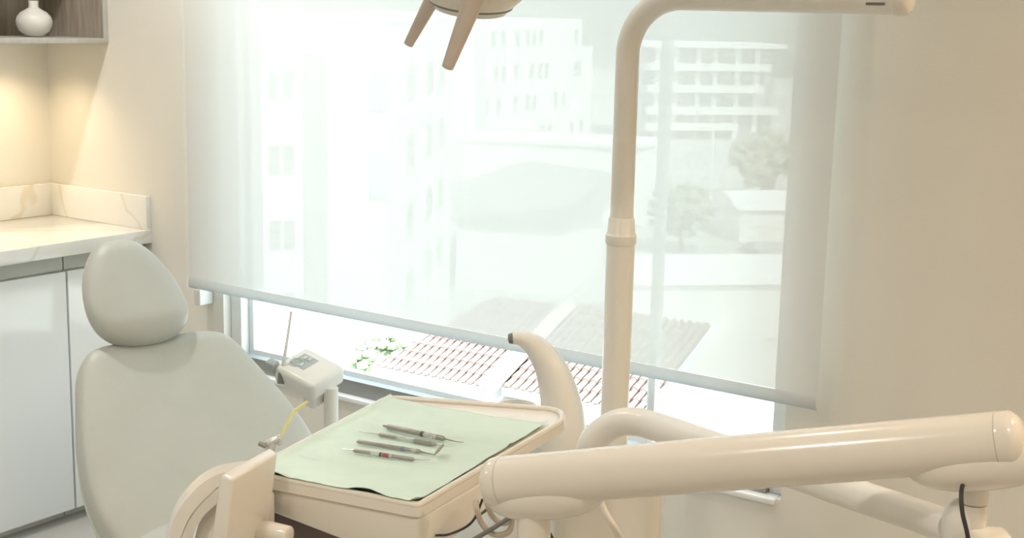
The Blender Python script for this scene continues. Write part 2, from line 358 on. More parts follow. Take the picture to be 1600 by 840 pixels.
# ceiling downlights (the room's warm lamps)
DL = emit_mat('downlight_glow', (1.0, 0.84, 0.64), 14.0); MT['dl'] = DL
NEU, WRM, ORG = (1.0, 0.95, 0.885), (1.0, 0.83, 0.64), (1.0, 0.75, 0.50)
DOWN = [(0.82, -0.75, 50, NEU), (2.35, -0.75, 10, NEU), (4.35, -0.42, 58, ORG), (0.82, -2.6, 44, NEU), (2.6, -2.5, 36, NEU), (4.2, -1.9, 34, WRM), (3.4, -3.7, 36, WRM)]
DLAB = ['over the worktop corner', 'over the dental chair beside the window', 'nearest the right end of the window wall', 'beside the left wall', 'over the middle of the room', 'over the arm joint at the right', 'at the back of the room']
for (x, y, e, lc), lb in zip(DOWN, DLAB):
    d = thing('ceiling_downlight', 'round warm recessed ceiling downlight ' + lb, 'light', (x, y, H), group='ceiling downlights')
    P(d, turned('trim_ring', [(0.055, 0.0), (0.075, 0.0), (0.075, -0.006), (0.055, -0.008), (0.055, 0.0)], 'white2', mtx=Matrix.Translation((x, y, H)), seg=32))
    P(d, turned('diffuser', [(0.0, 0.0), (0.055, 0.0), (0.055, -0.004), (0.0, -0.004)], 'dl', mtx=Matrix.Translation((x, y, H)), seg=32))
    spot('downlight_beam', (x, y, H-0.02), (x, y, 0), e, lc, 2.5, 0.6, 0.05, d)

# ------------------------------------------------------------------ dental chair
cyaw = math.radians(-12)
dc = thing('dental_chair', 'grey upholstered dental chair with a raised reclined back and egg-shaped headrest', 'dental chair', (1.459, -0.769, 0), cyaw)
rec = math.radians(45); upv = V3((-math.sin(rec), 0, math.cos(rec))); nv = V3((math.cos(rec), 0, math.sin(rec)))
T0 = V3((0, 0, 0.826))
def pad(name, stations, m, sq=3.2, seg=48, frame=(T0, upv, nv), dish=0.0):
    # stations: (v along pad, half width, front offset, back offset)
    bm = bmesh.new(); rings = []; o, uu, nn = frame
    for v, hw, f_, b_ in stations:
        ring = []; mid = (f_+b_)/2; hh = (f_-b_)/2
        for k in range(seg):
            a = 2*PI*k/seg; c, s = math.cos(a), math.sin(a)
            c = math.copysign(abs(c)**(2/sq), c); s = math.copysign(abs(s)**(2/sq), s)
            x = c*hw; dd = dish*(1-(x/max(hw, 1e-4))**2)*max(0, s) if hw > 0.1 else 0
            ring.append(bm.verts.new(o+uu*v+V3((0, 1, 0))*x+nn*(mid+s*hh-dd)))
        rings.append(ring)
    for i in range(len(rings)-1):
        for k in range(seg): bm.faces.new((rings[i][k], rings[i][(k+1) % seg], rings[i+1][(k+1) % seg], rings[i+1][k]))
    bm.faces.new(rings[0][::-1]); bm.faces.new(rings[-1])
    return fin(name, bm, m, dc)
def interp(tab, v):
    for i in range(len(tab)-1):
        if tab[i][0] <= v <= tab[i+1][0]:
            t = (v-tab[i][0])/(tab[i+1][0]-tab[i][0]); return tab[i][1]*(1-t)+tab[i+1][1]*t
    return tab[0][1] if v < tab[0][0] else tab[-1][1]
def smooth_tab(tab, n=60):
    pts = crom([(a, b, 0) for a, b in tab], 8); return [(p.x, p.y) for p in pts]
bw = smooth_tab([(-0.50, 0.272), (-0.40, 0.290), (-0.30, 0.285), (-0.20, 0.262), (-0.10, 0.228), (-0.04, 0.205), (0.0, 0.178), (0.018, 0.14), (0.026, 0.08), (0.029, 0.01)])
st = []
N = 44
for i in range(N+1):
    v = -0.50+(0.527)*(1-(1-i/N)**1.8)
    ed = min(1.0, max(0.0, (0.027-v)/0.06)); k = math.sqrt(max(0.0, 1-(1-ed)**2))
    st.append((v, interp(bw, v), -0.055+0.055*k, -0.055-0.055*k))
pad('backrest', st, 'leather', sq=4.0, dish=0.012)
hwt = smooth_tab([(-0.005, 0.012), (0.002, 0.055), (0.02, 0.092), (0.055, 0.116), (0.10, 0.122), (0.16, 0.112), (0.21, 0.092), (0.25, 0.066), (0.27, 0.042), (0.279, 0.01)])
st = []
for i in range(41):
    v = -0.005+0.284*(0.5-0.5*math.cos(PI*i/40)); e = min(v+0.005, 0.279-v)
    k = math.sqrt(max(0.0, 1-(1-min(1, e/0.06))**2))
    st.append((v, max(0.004, interp(hwt, v)), -0.012+0.046*k, -0.012-0.046*k))
hf = (T0+V3((0, -0.028, -0.008))+nv*0.012, (upv+nv*0.06).normalized(), (nv-upv*0.06).normalized())
pad('headrest', st, 'leather', sq=2.7, frame=hf)
o = boxo('headrest_bar', (-0.02, 0.02, -0.035, 0.035, -0.18, 0.16), 'chrome', dc, 0.005)
o.matrix_local = Matrix.Translation(T0-nv*0.075) @ Matrix.Rotation(-rec, 4, 'Y')
st = [(v, max(0.02, interp(bw, v)-0.012), -0.075, -0.075-0.06*math.sqrt(max(0.02, 1-abs((v+0.25)/0.27)**3))) for v in [-0.5+0.5*i/16 for i in range(17)]]
pad('back_shell', st, 'shell', sq=3.5)['label'] = 'pale mint plastic back shell'
sf = (V3((0.34, 0, 0.50)), V3((1, 0, -0.05)).normalized(), V3((0.05, 0, 1)).normalized())
pad('seat', [(-0.06, 0.20, -0.03, -0.06), (-0.03, 0.255, 0.0, -0.09), (0.1, 0.268, 0.005, -0.1), (0.3, 0.262, 0.0, -0.1), (0.45, 0.235, 0.0, -0.1)], 'leather', frame=sf)
pad('legrest', [(0.452, 0.232, 0.0, -0.09), (0.6, 0.19, -0.004, -0.08), (0.8, 0.155, -0.01, -0.07), (0.98, 0.135, -0.01, -0.07), (1.02, 0.11, -0.02, -0.06), (1.03, 0.03, -0.03, -0.045)], 'leather', frame=sf)
bm = bmesh.new(); hull(bm, [(0.25, -0.16, 0.0), (0.95, -0.16, 0), (0.95, 0.16, 0), (0.25, 0.16, 0)], [(0.33, -0.12, 0.07), (0.85, -0.12, 0.07), (0.85, 0.12, 0.07), (0.33, 0.12, 0.07)], 0.015); fin('base_plate', bm, 'white2', dc)
bm = bmesh.new(); hull(bm, [(0.40, -0.10, 0.07), (0.70, -0.10, 0.07), (0.70, 0.10, 0.07), (0.40, 0.10, 0.07)], [(0.36, -0.11, 0.41), (0.74, -0.11, 0.40), (0.74, 0.11, 0.40), (0.36, 0.11, 0.41)], 0.02); fin('lift_column', bm, 'white2', dc)

# ------------------------------------------------------------------ small appliance on a post behind the chair
dv = thing('bench_appliance', 'small white appliance with a grey key panel on a white post behind the chair', 'appliance', (1.55, -0.29, 0))
P(dv, tube('post', [(1.555, -0.295, 0.0), (1.555, -0.295, 0.618)], 0.019, 'white2', seg=24))
P(dv, turned('foot', [(0, 0), (0.13, 0), (0.13, 0.012), (0.03, 0.03), (0.0, 0.03)], 'white2', mtx=Matrix.Translation((1.555, -0.295, 0)), seg=32))
DVR = Matrix.Rotation(math.radians(20), 3, V3((0.72, 0.69, 0)))
DVC = V3((1.497, -0.315, 0.671)) - DVR @ V3((0, 0, 0.027))
bm = bmesh.new(); box(bm, DVC, (0.142, 0.125, 0.054), 0.014, DVR, 4); P(dv, fin('housing', bm, 'white2'))
def dvp(x, y, z): return DVC + DVR @ V3((x, y, z))
bm = bmesh.new(); box(bm, dvp(-0.022, 0.004, 0.0272), (0.050, 0.056, 0.002), 0.0, DVR); kp = P(dv, fin('key_panel', bm, 'panel'))
for kx, ky in ((-0.012, -0.012), (-0.028, 0.018), (-0.012, 0.02)):
    bm = bmesh.new(); box(bm, dvp(kx-0.004, ky, 0.0287), (0.008, 0.014, 0.003), 0.001, DVR); o = P(dv, fin('key', bm, 'panel2')); o.parent = kp
bm = bmesh.new(); sweep(bm, [dvp(-0.034+0.017*math.cos(a), -0.012+0.018*math.sin(a), 0.0290) for a in [2*PI*k/20 for k in range(21)]], 0.0013, 6); o = P(dv, fin('dial_ring', bm, 'panel2')); o.parent = kp
bm = bmesh.new(); box(bm, (1.520, -0.322, 0.595), (0.04, 0.05, 0.05), 0.008, DVR); P(dv, fin('bracket', bm, 'white2'))
P(dv, tube('probe_wand', [(1.446, -0.366, 0.645), (1.4435, -0.345, 0.72), (1.441, -0.323, 0.808)], [0.0062, 0.0042, 0.0034], 'white2', seg=10, round_ends=0.8))
P(dv, tube('wand_socket', [(1.448, -0.372, 0.625), (1.446, -0.365, 0.655)], 0.009, 'mid', seg=12))
bm = bmesh.new(); box(bm, (1.418, -0.371, 0.668), (0.03, 0.025, 0.03), 0.004, DVR); P(dv, fin('wand_holder', bm, 'panel'))

# ------------------------------------------------------------------ dental unit column with spittoon arc, lamp post
uc = thing('dental_unit_column', 'cream dental unit column between chair and window, below the lamp post', 'dental unit', (2.66, -0.58, 0))
UP = round_poly([(2.62, -0.85), (2.80, -0.745), (2.65, -0.52), (2.52, -0.60)], 0.035)
bm = bmesh.new(); hull(bm, [(x, y, 0.03) for x, y in UP], [(x, y, 0.757-max(0.0, (y+0.80))*0.18) for x, y in UP]); P(uc, fin('housing', bm, 'white'))
bm = bmesh.new(); prism(bm, round_poly([(2.63, -0.835), (2.785, -0.743), (2.638, -0.515), (2.485, -0.602)], 0.03), 0.0, 0.03); P(uc, fin('plinth', bm, 'mid'))
sp = thing('spittoon_spout', 'curved cream swan-neck spout with a dark tip behind the tray', 'spout', (2.41, -0.47, 0.0))
SPT = crom([(2.289, -0.510, 0.906), (2.305, -0.498, 0.905), (2.333, -0.482, 0.885), (2.366, -0.470, 0.835), (2.392, -0.468, 0.757), (2.405, -0.476, 0.68), (2.41, -0.47, 0.50)], 8)
P(sp, tube('neck', SPT, [0.0125, 0.017, 0.026, 0.036, 0.046, 0.049, 0.050], 'tube', seg=28, round_ends=0.35))
tipd = (SPT[0]-SPT[3]).normalized()
P(sp, tube('nozzle_tip', [SPT[0]+tipd*0.002, SPT[0]+tipd*0.009], [0.0122, 0.0105], 'mid', seg=20, round_ends=0.3))
P(sp, tube('pedestal', [(2.41, -0.47, 0.0), (2.41, -0.47, 0.5)], 0.05, 'tube', seg=28))
bo = thing('spittoon_bowl', 'pale shallow spittoon bowl seen just above the far tray rim', 'bowl', (2.315, -0.53, 0.0))
P(bo, turned('basin', [(0.0, 0.0), (0.035, 0.005), (0.04, 0.035), (0.042, 0.07), (0.043, 0.075), (0.038, 0.075), (0.03, 0.04), (0.0, 0.018)], 'white2', mtx=Matrix.Translation((2.315, -0.53, 0.693)), seg=36))
P(bo, tube('stem', [(2.315, -0.53, 0.0), (2.315, -0.53, 0.703)], 0.03, 'white2', seg=24))

PX, PY = 2.505, -0.438
lp = thing('lamp_post', 'tall ivory lamp post bending into a horizontal arm in front of the blind', 'lamp post', (PX, PY, 0.0))
P(lp, tube('lower_pole', [(PX, PY, 0.0), (PX, PY, 1.13)], 0.0295, 'tube', seg=32))
P(lp, turned('floor_flange', [(0, 0), (0.038, 0), (0.038, 0.01), (0.035, 0.02), (0, 0.02)], 'tube', mtx=Matrix.Translation((PX, PY, 0)), seg=32))
P(lp, turned('collar', [(0.0, 0), (0.029, 0), (0.0325, 0.006), (0.0325, 0.022), (0.029, 0.026), (0.027, 0.055), (0.0255, 0.058), (0, 0.058)], 'tube', mtx=Matrix.Translation((PX, PY, 1.125)), seg=32))
ax = V3((3.075-PX, -0.415-PY, 0)).normalized()
path = [V3((PX, PY, 1.16)), V3((PX, PY, 1.30)), V3((PX, PY, 1.42))]
Rb = 0.115; Z2 = 1.628
for k in range(13):
    a = k/12*PI/2; path.append(V3((PX, PY, Z2-Rb)) + ax*(Rb*(1-math.cos(a))) + V3((0, 0, Rb*math.sin(a))))
path.append(V3((PX, PY, Z2))+ax*0.35); path.append(V3((PX, PY, Z2+0.0))+ax*0.545)
P(lp, tube('upper_pole', path, [0.0240]*len(path), 'tube', seg=32))
e0 = V3((PX, PY, Z2))+ax*0.545
P(lp, tube('end_cap', [e0, e0+ax*0.012], 0.0255, 'white', seg=32, round_ends=0.7))
P(lp, boxo('slot', (e0.x-0.05, e0.x-0.015, e0.y-0.0258, e0.y-0.022, Z2-0.008, Z2-0.003), 'mid'))
P(lp, tube('pivot_riser', [e0-ax*0.03+V3((0, 0, 0.02)), e0-ax*0.03+V3((0, 0, 0.16))], 0.018, 'tube', seg=24))

# operating lamp hanging over the chair
HC = V3((2.545, -1.005, 1.665))
ol = thing('operating_lamp', 'dental operating lamp head with two tapered brown handles at the top edge', 'lamp', HC)
tilt = Matrix.Translation(HC) @ Matrix.Rotation(math.radians(14), 4, V3((0.58, 0.81, 0)))
P(ol, turned('head_shell', [(0, 0.075), (0.05, 0.07), (0.085, 0.045), (0.098, 0.0), (0.092, -0.035), (0.070, -0.058), (0.066, -0.058), (0.0, -0.058)], 'lampw', mtx=tilt, seg=48))
P(ol, turned('seam_ring', [(0.0690, -0.0565), (0.0712, -0.0575), (0.0700, -0.0605), (0.0665, -0.0605), (0.0690, -0.0565)], 'mid', mtx=tilt, seg=48))
P(ol, turned('lens', [(0, -0.0575), (0.0660, -0.0575), (0.060, -0.0700), (0.035, -0.076), (0, -0.078)], 'white2', mtx=tilt, seg=48))
P(ol, tube('handle', [(2.4185, -1.0215, 1.5365), (2.439, -0.989, 1.606), (2.452, -0.968, 1.66)], [0.0082, 0.0128, 0.015], 'lamph', seg=24, round_ends=0.35))
P(ol, tube('handle', [(2.603, -1.146, 1.508), (2.621, -1.108, 1.609), (2.631, -1.086, 1.665)], [0.0095, 0.0165, 0.018], 'lamph', seg=24, round_ends=0.35))
P(ol, tube('handle_bar', [(2.440, -0.985, 1.668), (2.631, -1.083, 1.668)], 0.012, 'lampw', seg=20))
pr = e0-ax*0.03
P(ol, tube('carrier_arm', crom([(pr.x, pr.y, 1.80), (2.95, -0.62, 1.95), (2.62, -0.93, 1.93), (2.55, -1.0, 1.84), (2.545, -1.005, 1.73)], 8), 0.017, 'tube', seg=24))
P(ol, tube('carrier_hub', [(pr.x, pr.y, 1.775), (pr.x, pr.y, 1.825)], 0.026, 'tube', seg=24))

# ------------------------------------------------------------------ delivery arms
da = thing('delivery_arm', 'thick cream spring arm running from the tray to the right edge', 'arm', (2.879, -1.353, 0.90))
L, R = V3((2.879, -1.353, 0.948)), V3((3.517, -1.247, 1.112)); ad = (R-L).normalized()
P(da, tube('arm_tube', [L, R], [0.0357, 0.0352], 'white', seg=48))
P(da, tube('end_cap', [L-ad*0.0010, L-ad*0.014], [0.0357, 0.0355], 'white', seg=48, round_ends=0.55))
P(da, tube('end_cap', [R+ad*0.0010, R+ad*0.014], [0.0352, 0.035], 'white', seg=48, round_ends=0.55))
for c_ in (L-ad*0.0006, R+ad*0.0006): P(da, tube('seam_ring', [c_-ad*0.0006, c_+ad*0.0006], 0.03585 if (c_-L).length < 0.1 else 0.03535, 'hose', seg=48))
side = V3((0, 0, 1)).cross(ad).normalized(); nrm = ad.cross(side)
def fairing(c, hl, hw_, hh):
    bm = bmesh.new(); r = bmesh.ops.create_uvsphere(bm, u_segments=36, v_segments=20, radius=1)
    for v in r['verts']:
        x, y, z = v.co; x = math.copysign(abs(x)**0.8, x)
        v.co = c+ad*(x*hl)+side*(y*hw_)+nrm*(z*hh)
    return fin('fairing', bm, 'white')
P(da, fairing(L+ad*0.058-nrm*0.024, 0.092, 0.033, 0.0345))
P(da, fairing(R-ad*0.026-nrm*0.024, 0.088, 0.033, 0.034))
pl = L+ad*0.040-nrm*0.03
P(da, tube('pivot_post', [(pl.x, pl.y, 0.92), (pl.x, pl.y, 0.775)], 0.0235, 'white', seg=32))
P(da, boxo('tray_bracket', (2.62, pl.x+0.02, pl.y-0.03, pl.y+0.03, 0.765, 0.80), 'white', bev=0.008))
prr = V3((3.492, -1.238, 1.06))
P(da, tube('pivot_post', [(prr.x, prr.y, 1.085), (prr.x, prr.y, 1.028)], 0.0168, 'white', seg=32))

la = thing('lower_arm', 'ivory bent tube arm rising behind the thick arm and running down to the right', 'arm', (2.645, -0.762, 0.722))
LP = [(3.470, -1.243, 0.992), (3.30, -1.124, 0.961), (3.006, -0.918, 0.909), (2.86, -0.815, 0.882)]
LP2 = crom([(2.86, -0.815, 0.882), (2.777, -0.757, 0.867), (2.725, -0.745, 0.862), (2.683, -0.745, 0.845), (2.652, -0.757, 0.812), (2.645, -0.762, 0.765), (2.645, -0.762, 0.722)], 7)
P(la, tube('arm_tube', LP[:-1]+LP2, [0.0205, 0.022, 0.0235]+[0.0260]*len(LP2), 'tube', seg=32))
P(la, tube('joint_post', [(prr.x, prr.y, 1.027), (prr.x, prr.y, 0.90)], [0.0172, 0.0172], 'white', seg=32))
bm = bmesh.new(); r = bmesh.ops.create_uvsphere(bm, u_segments=24, v_segments=16, radius=1)
for v in r['verts']: v.co = V3((3.478, -1.243, 0.995))+V3((v.co.x*0.022, v.co.y*0.022, v.co.z*0.036))
P(la, fin('joint_dome', bm, 'white2'))
bm = bmesh.new(); box(bm, (3.515, -1.245, 0.965), (0.055, 0.05, 0.07), 0.012, Matrix.Rotation(0.5, 3, 'Z')); P(la, fin('joint_foot', bm, 'white'))

# ------------------------------------------------------------------ instrument tray unit
ZT = 0.905
tr = thing('instrument_table', 'cream dental instrument table with a rimmed tray top and side grip', 'instrument table', (2.60, -1.25, 0.80))
outer = round_poly([(2.468, -1.465), (2.769, -1.408), (2.700, -0.925), (2.655, -0.870), (2.364, -1.010)], [0.010, 0.012, 0.032, 0.034, 0.03])
bm = bmesh.new(); prism(bm, outer, 0.8835, 0.898); P(tr, fin('tray_plate', bm, 'white'))
def inset(poly, d):
    c = V3((sum(p[0] for p in poly)/len(poly), sum(p[1] for p in poly)/len(poly), 0)); out = []; n = len(poly)
    for i in range(n):
        a = V3((*poly[i-1], 0)); b = V3((*poly[(i+1) % n], 0)); t = (b-a).normalized(); nn = V3((-t.y, t.x, 0)); p = V3((*poly[i], 0))
        if (c-p).dot(nn) < 0: nn = -nn
        q = p+nn*d; out.append((q.x, q.y))
    return out
bm = bmesh.new(); ins = inset(outer, 0.005); loop = [V3((x, y, 0.9005)) for x, y in ins]
n = len(loop); rings = []
for i in range(n):
    t = (loop[(i+1) % n]-loop[i-1]).normalized(); b = V3((-t.y, t.x, 0))
    rings.append([bm.verts.new(loop[i]+b*0.0052*math.cos(a)+V3((0, 0, 0.0052*math.sin(a)))) for a in [2*PI*k/10 for k in range(10)]])
for i in range(n):
    for k in range(10): bm.faces.new((rings[i][k], rings[i][(k+1) % 10], rings[(i+1) % n][(k+1) % 10], rings[(i+1) % n][k]))
P(tr, fin('tray_rim', bm, 'white'))
bm = bmesh.new()
hull(bm, [(2.478, -1.452, 0.846), (2.762, -1.400, 0.800), (2.728, -1.12, 0.842), (2.430, -1.20, 0.848)],
     [(2.470, -1.462, 0.883), (2.767, -1.406, 0.883), (2.733, -1.11, 0.883), (2.424, -1.19, 0.883)], 0.006, 3)
P(tr, fin('body', bm, 'white'))
bm = bmesh.new(); hull(bm, [(2.50, -1.43, 0.80), (2.70, -1.37, 0.775), (2.70, -1.15, 0.80), (2.47, -1.2, 0.80)], [(2.49, -1.44, 0.85), (2.74, -1.39, 0.82), (2.71, -1.13, 0.845), (2.45, -1.2, 0.85)], 0.004); P(tr, fin('under_panel', bm, 'brown'))
bm = bmesh.new(); hull(bm, [(2.530, -1.595, 0.80), (2.562, -1.595, 0.80), (2.535, -1.480, 0.80), (2.503, -1.475, 0.80)],
                       [(2.543, -1.577, 0.945), (2.571, -1.579, 0.945), (2.550, -1.470, 0.951), (2.522, -1.458, 0.951)], 0.0045, 3)
P(tr, fin('grip', bm, 'white'))
AO = crom([(2.535, -1.510, 0.935), (2.483, -1.517, 0.919), (2.463, -1.534, 0.906), (2.45, -1.548, 0.889), (2.439, -1.56, 0.869), (2.432, -1.57, 0.845), (2.429, -1.58, 0.812)], 4)
AM = crom([(2.535, -1.514, 0.912), (2.483, -1.521, 0.9), (2.471, -1.532, 0.887), (2.462, -1.543, 0.874), (2.453, -1.553, 0.857), (2.447, -1.561, 0.839), (2.443, -1.57, 0.813)], 4)
AM2 = [V3(p)+V3((0.0005, 0.0003, -0.0006)) for p in AM]
AI = crom([(2.535, -1.518, 0.893), (2.485, -1.524, 0.881), (2.481, -1.529, 0.873), (2.474, -1.536, 0.864), (2.467, -1.544, 0.853), (2.461, -1.552, 0.837), (2.458, -1.559, 0.813)], 4)
def arch(o_, i_, back, fr):
    bm = bmesh.new(); n_ = len(o_); dv_ = V3((-0.57, 0.80, 0)).normalized(); dv_ = V3((0.60, 0.78, 0)).cross(V3((0, 0, 1))) * -1.0
    ring = [[bm.verts.new(o_[k]+dv_*fr), bm.verts.new(o_[k]+dv_*back), bm.verts.new(i_[k]+dv_*back), bm.verts.new(i_[k]+dv_*fr)] for k in range(n_)]
    for k in range(n_-1):
        for q in range(4): bm.faces.new((ring[k][q], ring[k][(q+1) % 4], ring[k+1][(q+1) % 4], ring[k+1][q]))
    bm.faces.new(ring[0][::-1]); bm.faces.new(ring[-1])
    bmesh.ops.bevel(bm, geom=[e for e in bm.edges if e.is_manifold and e.calc_face_angle(0) > 0.9], offset=0.0022, segments=2, affect='EDGES')
    return fin('grip_arch', bm, 'white')
P(tr, arch(AO, AM, 0.035, -0.003)); P(tr, arch(AM2, AI, 0.030, -0.001))
bm = bmesh.new(); wv_ = V3((-0.78, 0.60, 0))*-1.0; fl_ = [bm.verts.new(p+V3((-0.45, 0.63, 0))*0.030) for p in AI] + [bm.verts.new(V3((2.545, -1.53, 0.813))+V3((-0.45, 0.63, 0))*0.030)]
bk_ = [bm.verts.new(v.co+V3((-0.45, 0.63, 0))*0.008) for v in fl_]
bm.faces.new(fl_); bm.faces.new(bk_[::-1])
for k in range(len(fl_)): bm.faces.new((fl_[k], fl_[(k+1) % len(fl_)], bk_[(k+1) % len(fl_)], bk_[k]))
P(tr, fin('arch_web', bm, 'white', smooth=False))
P(tr, boxo('arch_bracket', (2.478, 2.535, -1.515, -1.46, 0.80, 0.885), 'white', bev=0.006))
P(tr, tube('side_knob', [(2.545, -1.50, 0.838), (2.590, -1.49, 0.838)], [0.0165, 0.0145], 'white', seg=28, round_ends=0.25))

# mint paper liner: corners front-left, front-right, far-right, far-left
pc = [V3((2.479, -1.462, 0)), V3((2.762, -1.409, 0)), V3((2.688, -0.962, 0)), V3((2.374, -1.012, 0))]
bm = bmesh.new(); nu, nv_ = 60, 80; g = []
for i in range(nu+1):
    row = []
    for j in range(nv_+1):
        a, b = i/nu, j/nv_
        p = (pc[0]*(1-a)+pc[1]*a)*(1-b)+(pc[3]*(1-a)+pc[2]*a)*b
        p += V3((0.004*noise.noise(V3((a*4, 3.1, 0)))*0 + 0.004*math.sin(b*9)*(a > 0.98)*0, -0.012*b*math.sin(a*PI)*0.8, 0))
        z = 0.9000+0.0018*noise.noise(V3((a*5, b*7, 2.0)))+0.0010*noise.noise(V3((a*15, b*18, 5.0)))
        z += 0.0026*math.exp(-((b-0.25-0.1*a)/0.012)**2)*max(0, math.sin(a*PI)) + 0.0026*math.exp(-((b-0.72+0.05*a)/0.014)**2)
        edge = min(a, 1-a, 1-b)
        z += 0.0065*math.exp(-(min(a, 1-a)/0.02)**2) + 0.006*math.exp(-((1-b)/0.06)**2)*0.3
        fe = math.exp(-(b/0.035)**2)
        z += fe*(0.0075+0.006*max(0, math.sin(a*10.5+0.3))**2)
        row.append(bm.verts.new((p.x, p.y, z)))
    g.append(row)
for i in range(nu):
    for j in range(nv_): bm.faces.new((g[i][j], g[i+1][j], g[i+1][j+1], g[i][j+1]))
pp = fin('paper_liner', bm, 'paper'); sm = pp.modifiers.new('thickness', 'SOLIDIFY'); sm.thickness = 0.0005; sm.offset = 1
tag(pp, 'mint green creased paper liner spread over the instrument tray', 'paper')

# four hand instruments
ZI = 0.9085
def inst(label, segs, ends, extra=None, name='hand_instrument'):
    a, b = V3((*segs[0], ZI)), V3((*segs[1], ZI)); r = segs[2]
    a.z = b.z = 0.9022+r; d = (b-a); o = thing(name, label, 'instrument', (a.x, a.y, 0.902), group='hand instruments on the tray')
    ln = d.length; d.normalize()
    P(o, tube('shaft', [a, a+d*ln*0.02, a+d*ln*0.97, b], [r*0.8, r, r, r*0.6], 'steel', seg=14))
    for f0, f1, m, k in ends: P(o, tube('band', [a+d*ln*f0, a+d*ln*f1], r*k, m, seg=14))
    for tip in (extra or []): P(o, tube(tip[0], [V3(p) for p in tip[1]], tip[2], tip[3], seg=8))
    return o
inst('thickest steel hand instrument with a dark ring and ribbed bright collar', ((2.496, -1.162), (2.612, -1.153), 0.0043),
     [(0.60, 0.645, 'black', 1.12), (0.66, 0.69, 'chrome', 1.1), (0.70, 0.73, 'chrome', 1.1), (0.74, 0.77, 'chrome', 1.1), (0.78, 0.81, 'chrome', 1.1), (0.82, 0.86, 'chrome', 1.08)],
     [('tip', [(2.612, -1.153, 0.9065), (2.632, -1.149, 0.905), (2.644, -1.143, 0.9045)], [0.0016, 0.0009, 0.0006], 'steel'), ('end_stub', [(2.488, -1.1625, 0.9065), (2.497, -1.162, 0.9065)], [0.002, 0.0025], 'steel')])
inst('slim double-ended steel instrument with a bright middle, second from the window', ((2.511, -1.200), (2.618, -1.182), 0.0030),
     [(0.33, 0.62, 'chrome', 1.04), (0.62, 0.93, 'steel', 1.25)],
     [('tip', [(2.511, -1.200, 0.9052), (2.490, -1.205, 0.9045), (2.473, -1.208, 0.904)], [0.0012, 0.0008, 0.0005], 'chrome'), ('tip', [(2.618, -1.182, 0.9052), (2.628, -1.180, 0.905), (2.636, -1.176, 0.9045)], [0.0014, 0.001, 0.0006], 'chrome')])
o = inst('dental mouth mirror with a blue band, third from the window', ((2.509, -1.251), (2.622, -1.226), 0.0032),
     [(0.70, 0.75, 'blue', 1.12), (0.86, 0.93, 'chrome', 1.1)],
     [('neck', [(2.622, -1.226, 0.905), (2.636, -1.225, 0.905), (2.648, -1.222, 0.9045)], [0.0018, 0.0012, 0.001], 'steel')], name='mouth_mirror')
mdir = V3((0.44, 0.49, 0.75)).normalized(); mview = V3((-0.60, 0.75, -0.29)).normalized(); mn = (mview.cross(mdir)+mview*0.12).normalized()
mm = Matrix.Translation(V3((2.648, -1.224, 0.9055))+mdir*0.0115) @ mn.to_track_quat('Z', 'Y').to_matrix().to_4x4()
P(o, turned('mirror_disc', [(0, -0.0008), (0.0105, -0.0008), (0.011, 0), (0.0105, 0.0012), (0, 0.0012)], 'steel', mtx=mm, seg=28))
inst('steel instrument with red and dark bands, nearest the front of the tray', ((2.535, -1.289), (2.638, -1.262), 0.0030),
     [(0.30, 0.43, 'chrome', 1.1), (0.44, 0.47, 'black', 1.15), (0.49, 0.59, 'red', 1.12), (0.60, 0.64, 'chrome', 1.1)],
     [('tip', [(2.535, -1.289, 0.9052), (2.524, -1.291, 0.9045), (2.512, -1.292, 0.904)], [0.0014, 0.0008, 0.0005], 'chrome'), ('tip', [(2.638, -1.262, 0.9052), (2.648, -1.255, 0.905), (2.659, -1.247, 0.9045)], [0.0014, 0.0009, 0.0006], 'chrome')])

# syringe with yellow tip standing in its holder behind the tray
sy = thing('air_syringe', 'steel air syringe with a bent yellow tip beside the tray', 'syringe', (2.418, -1.353, 0.83))
P(sy, tube('handle', [(2.412, -1.365, 0.800), (2.416, -1.356, 0.895), (2.419, -1.352, 0.910)], [0.0075, 0.0075, 0.006], 'chrome', seg=18))
P(sy, tube('nozzle', [(2.413, -1.358, 0.909), (2.427, -1.344, 0.917)], [0.0062, 0.005], 'chrome', seg=16, round_ends=0.4))
P(sy, tube('button', [(2.412, -1.361, 0.905), (2.405, -1.368, 0.910)], 0.0042, 'steel', seg=14, round_ends=0.4))
P(sy, tube('collar', [(2.427, -1.345, 0.906), (2.4265, -1.3445, 0.922)], [0.0042, 0.0035], 'chrome', seg=14))
P(sy, tube('tip', crom([(2.427, -1.344, 0.919), (2.4345, -1.334, 0.941), (2.4405, -1.3255, 0.9595), (2.4445, -1.322, 0.9645), (2.4565, -1.311, 0.9755)], 5), 0.0025, 'yellow', seg=12))
P(sy, boxo('holder', (2.398, 2.432, -1.378, -1.345, 0.845, 0.868), 'white', bev=0.006))

# hoses and cables under the arm
def hose(name, label, pts, r, m): tag(tube(name, crom(pts, 10), r, m, seg=12), label, 'hose' if 'hose' in name else 'cable')
hose('cable', 'thin black cable looping below the right side of the tray', [(2.752, -1.352, 0.836), (2.768, -1.362, 0.8435), (2.782, -1.356, 0.8465), (2.800, -1.340, 0.857), (2.811, -1.332, 0.872), (2.80, -1.30, 0.888)], 0.0019, 'dark')
hose('supply_hose', 'outer beige hose of the loop under the thick arm', [(2.800, -1.315, 0.889), (2.811, -1.328, 0.884), (2.818, -1.324, 0.862), (2.836, -1.318, 0.848), (2.852, -1.302, 0.853), (2.855, -1.297, 0.885), (2.86, -1.28, 0.91)], 0.0042, 'hose')
hose('supply_hose', 'inner beige hose of the loop under the thick arm', [(2.804, -1.298, 0.890), (2.815, -1.306, 0.884), (2.820, -1.302, 0.868), (2.832, -1.296, 0.858), (2.841, -1.287, 0.862), (2.844, -1.279, 0.885), (2.848, -1.262, 0.905)], 0.0042, 'hose')
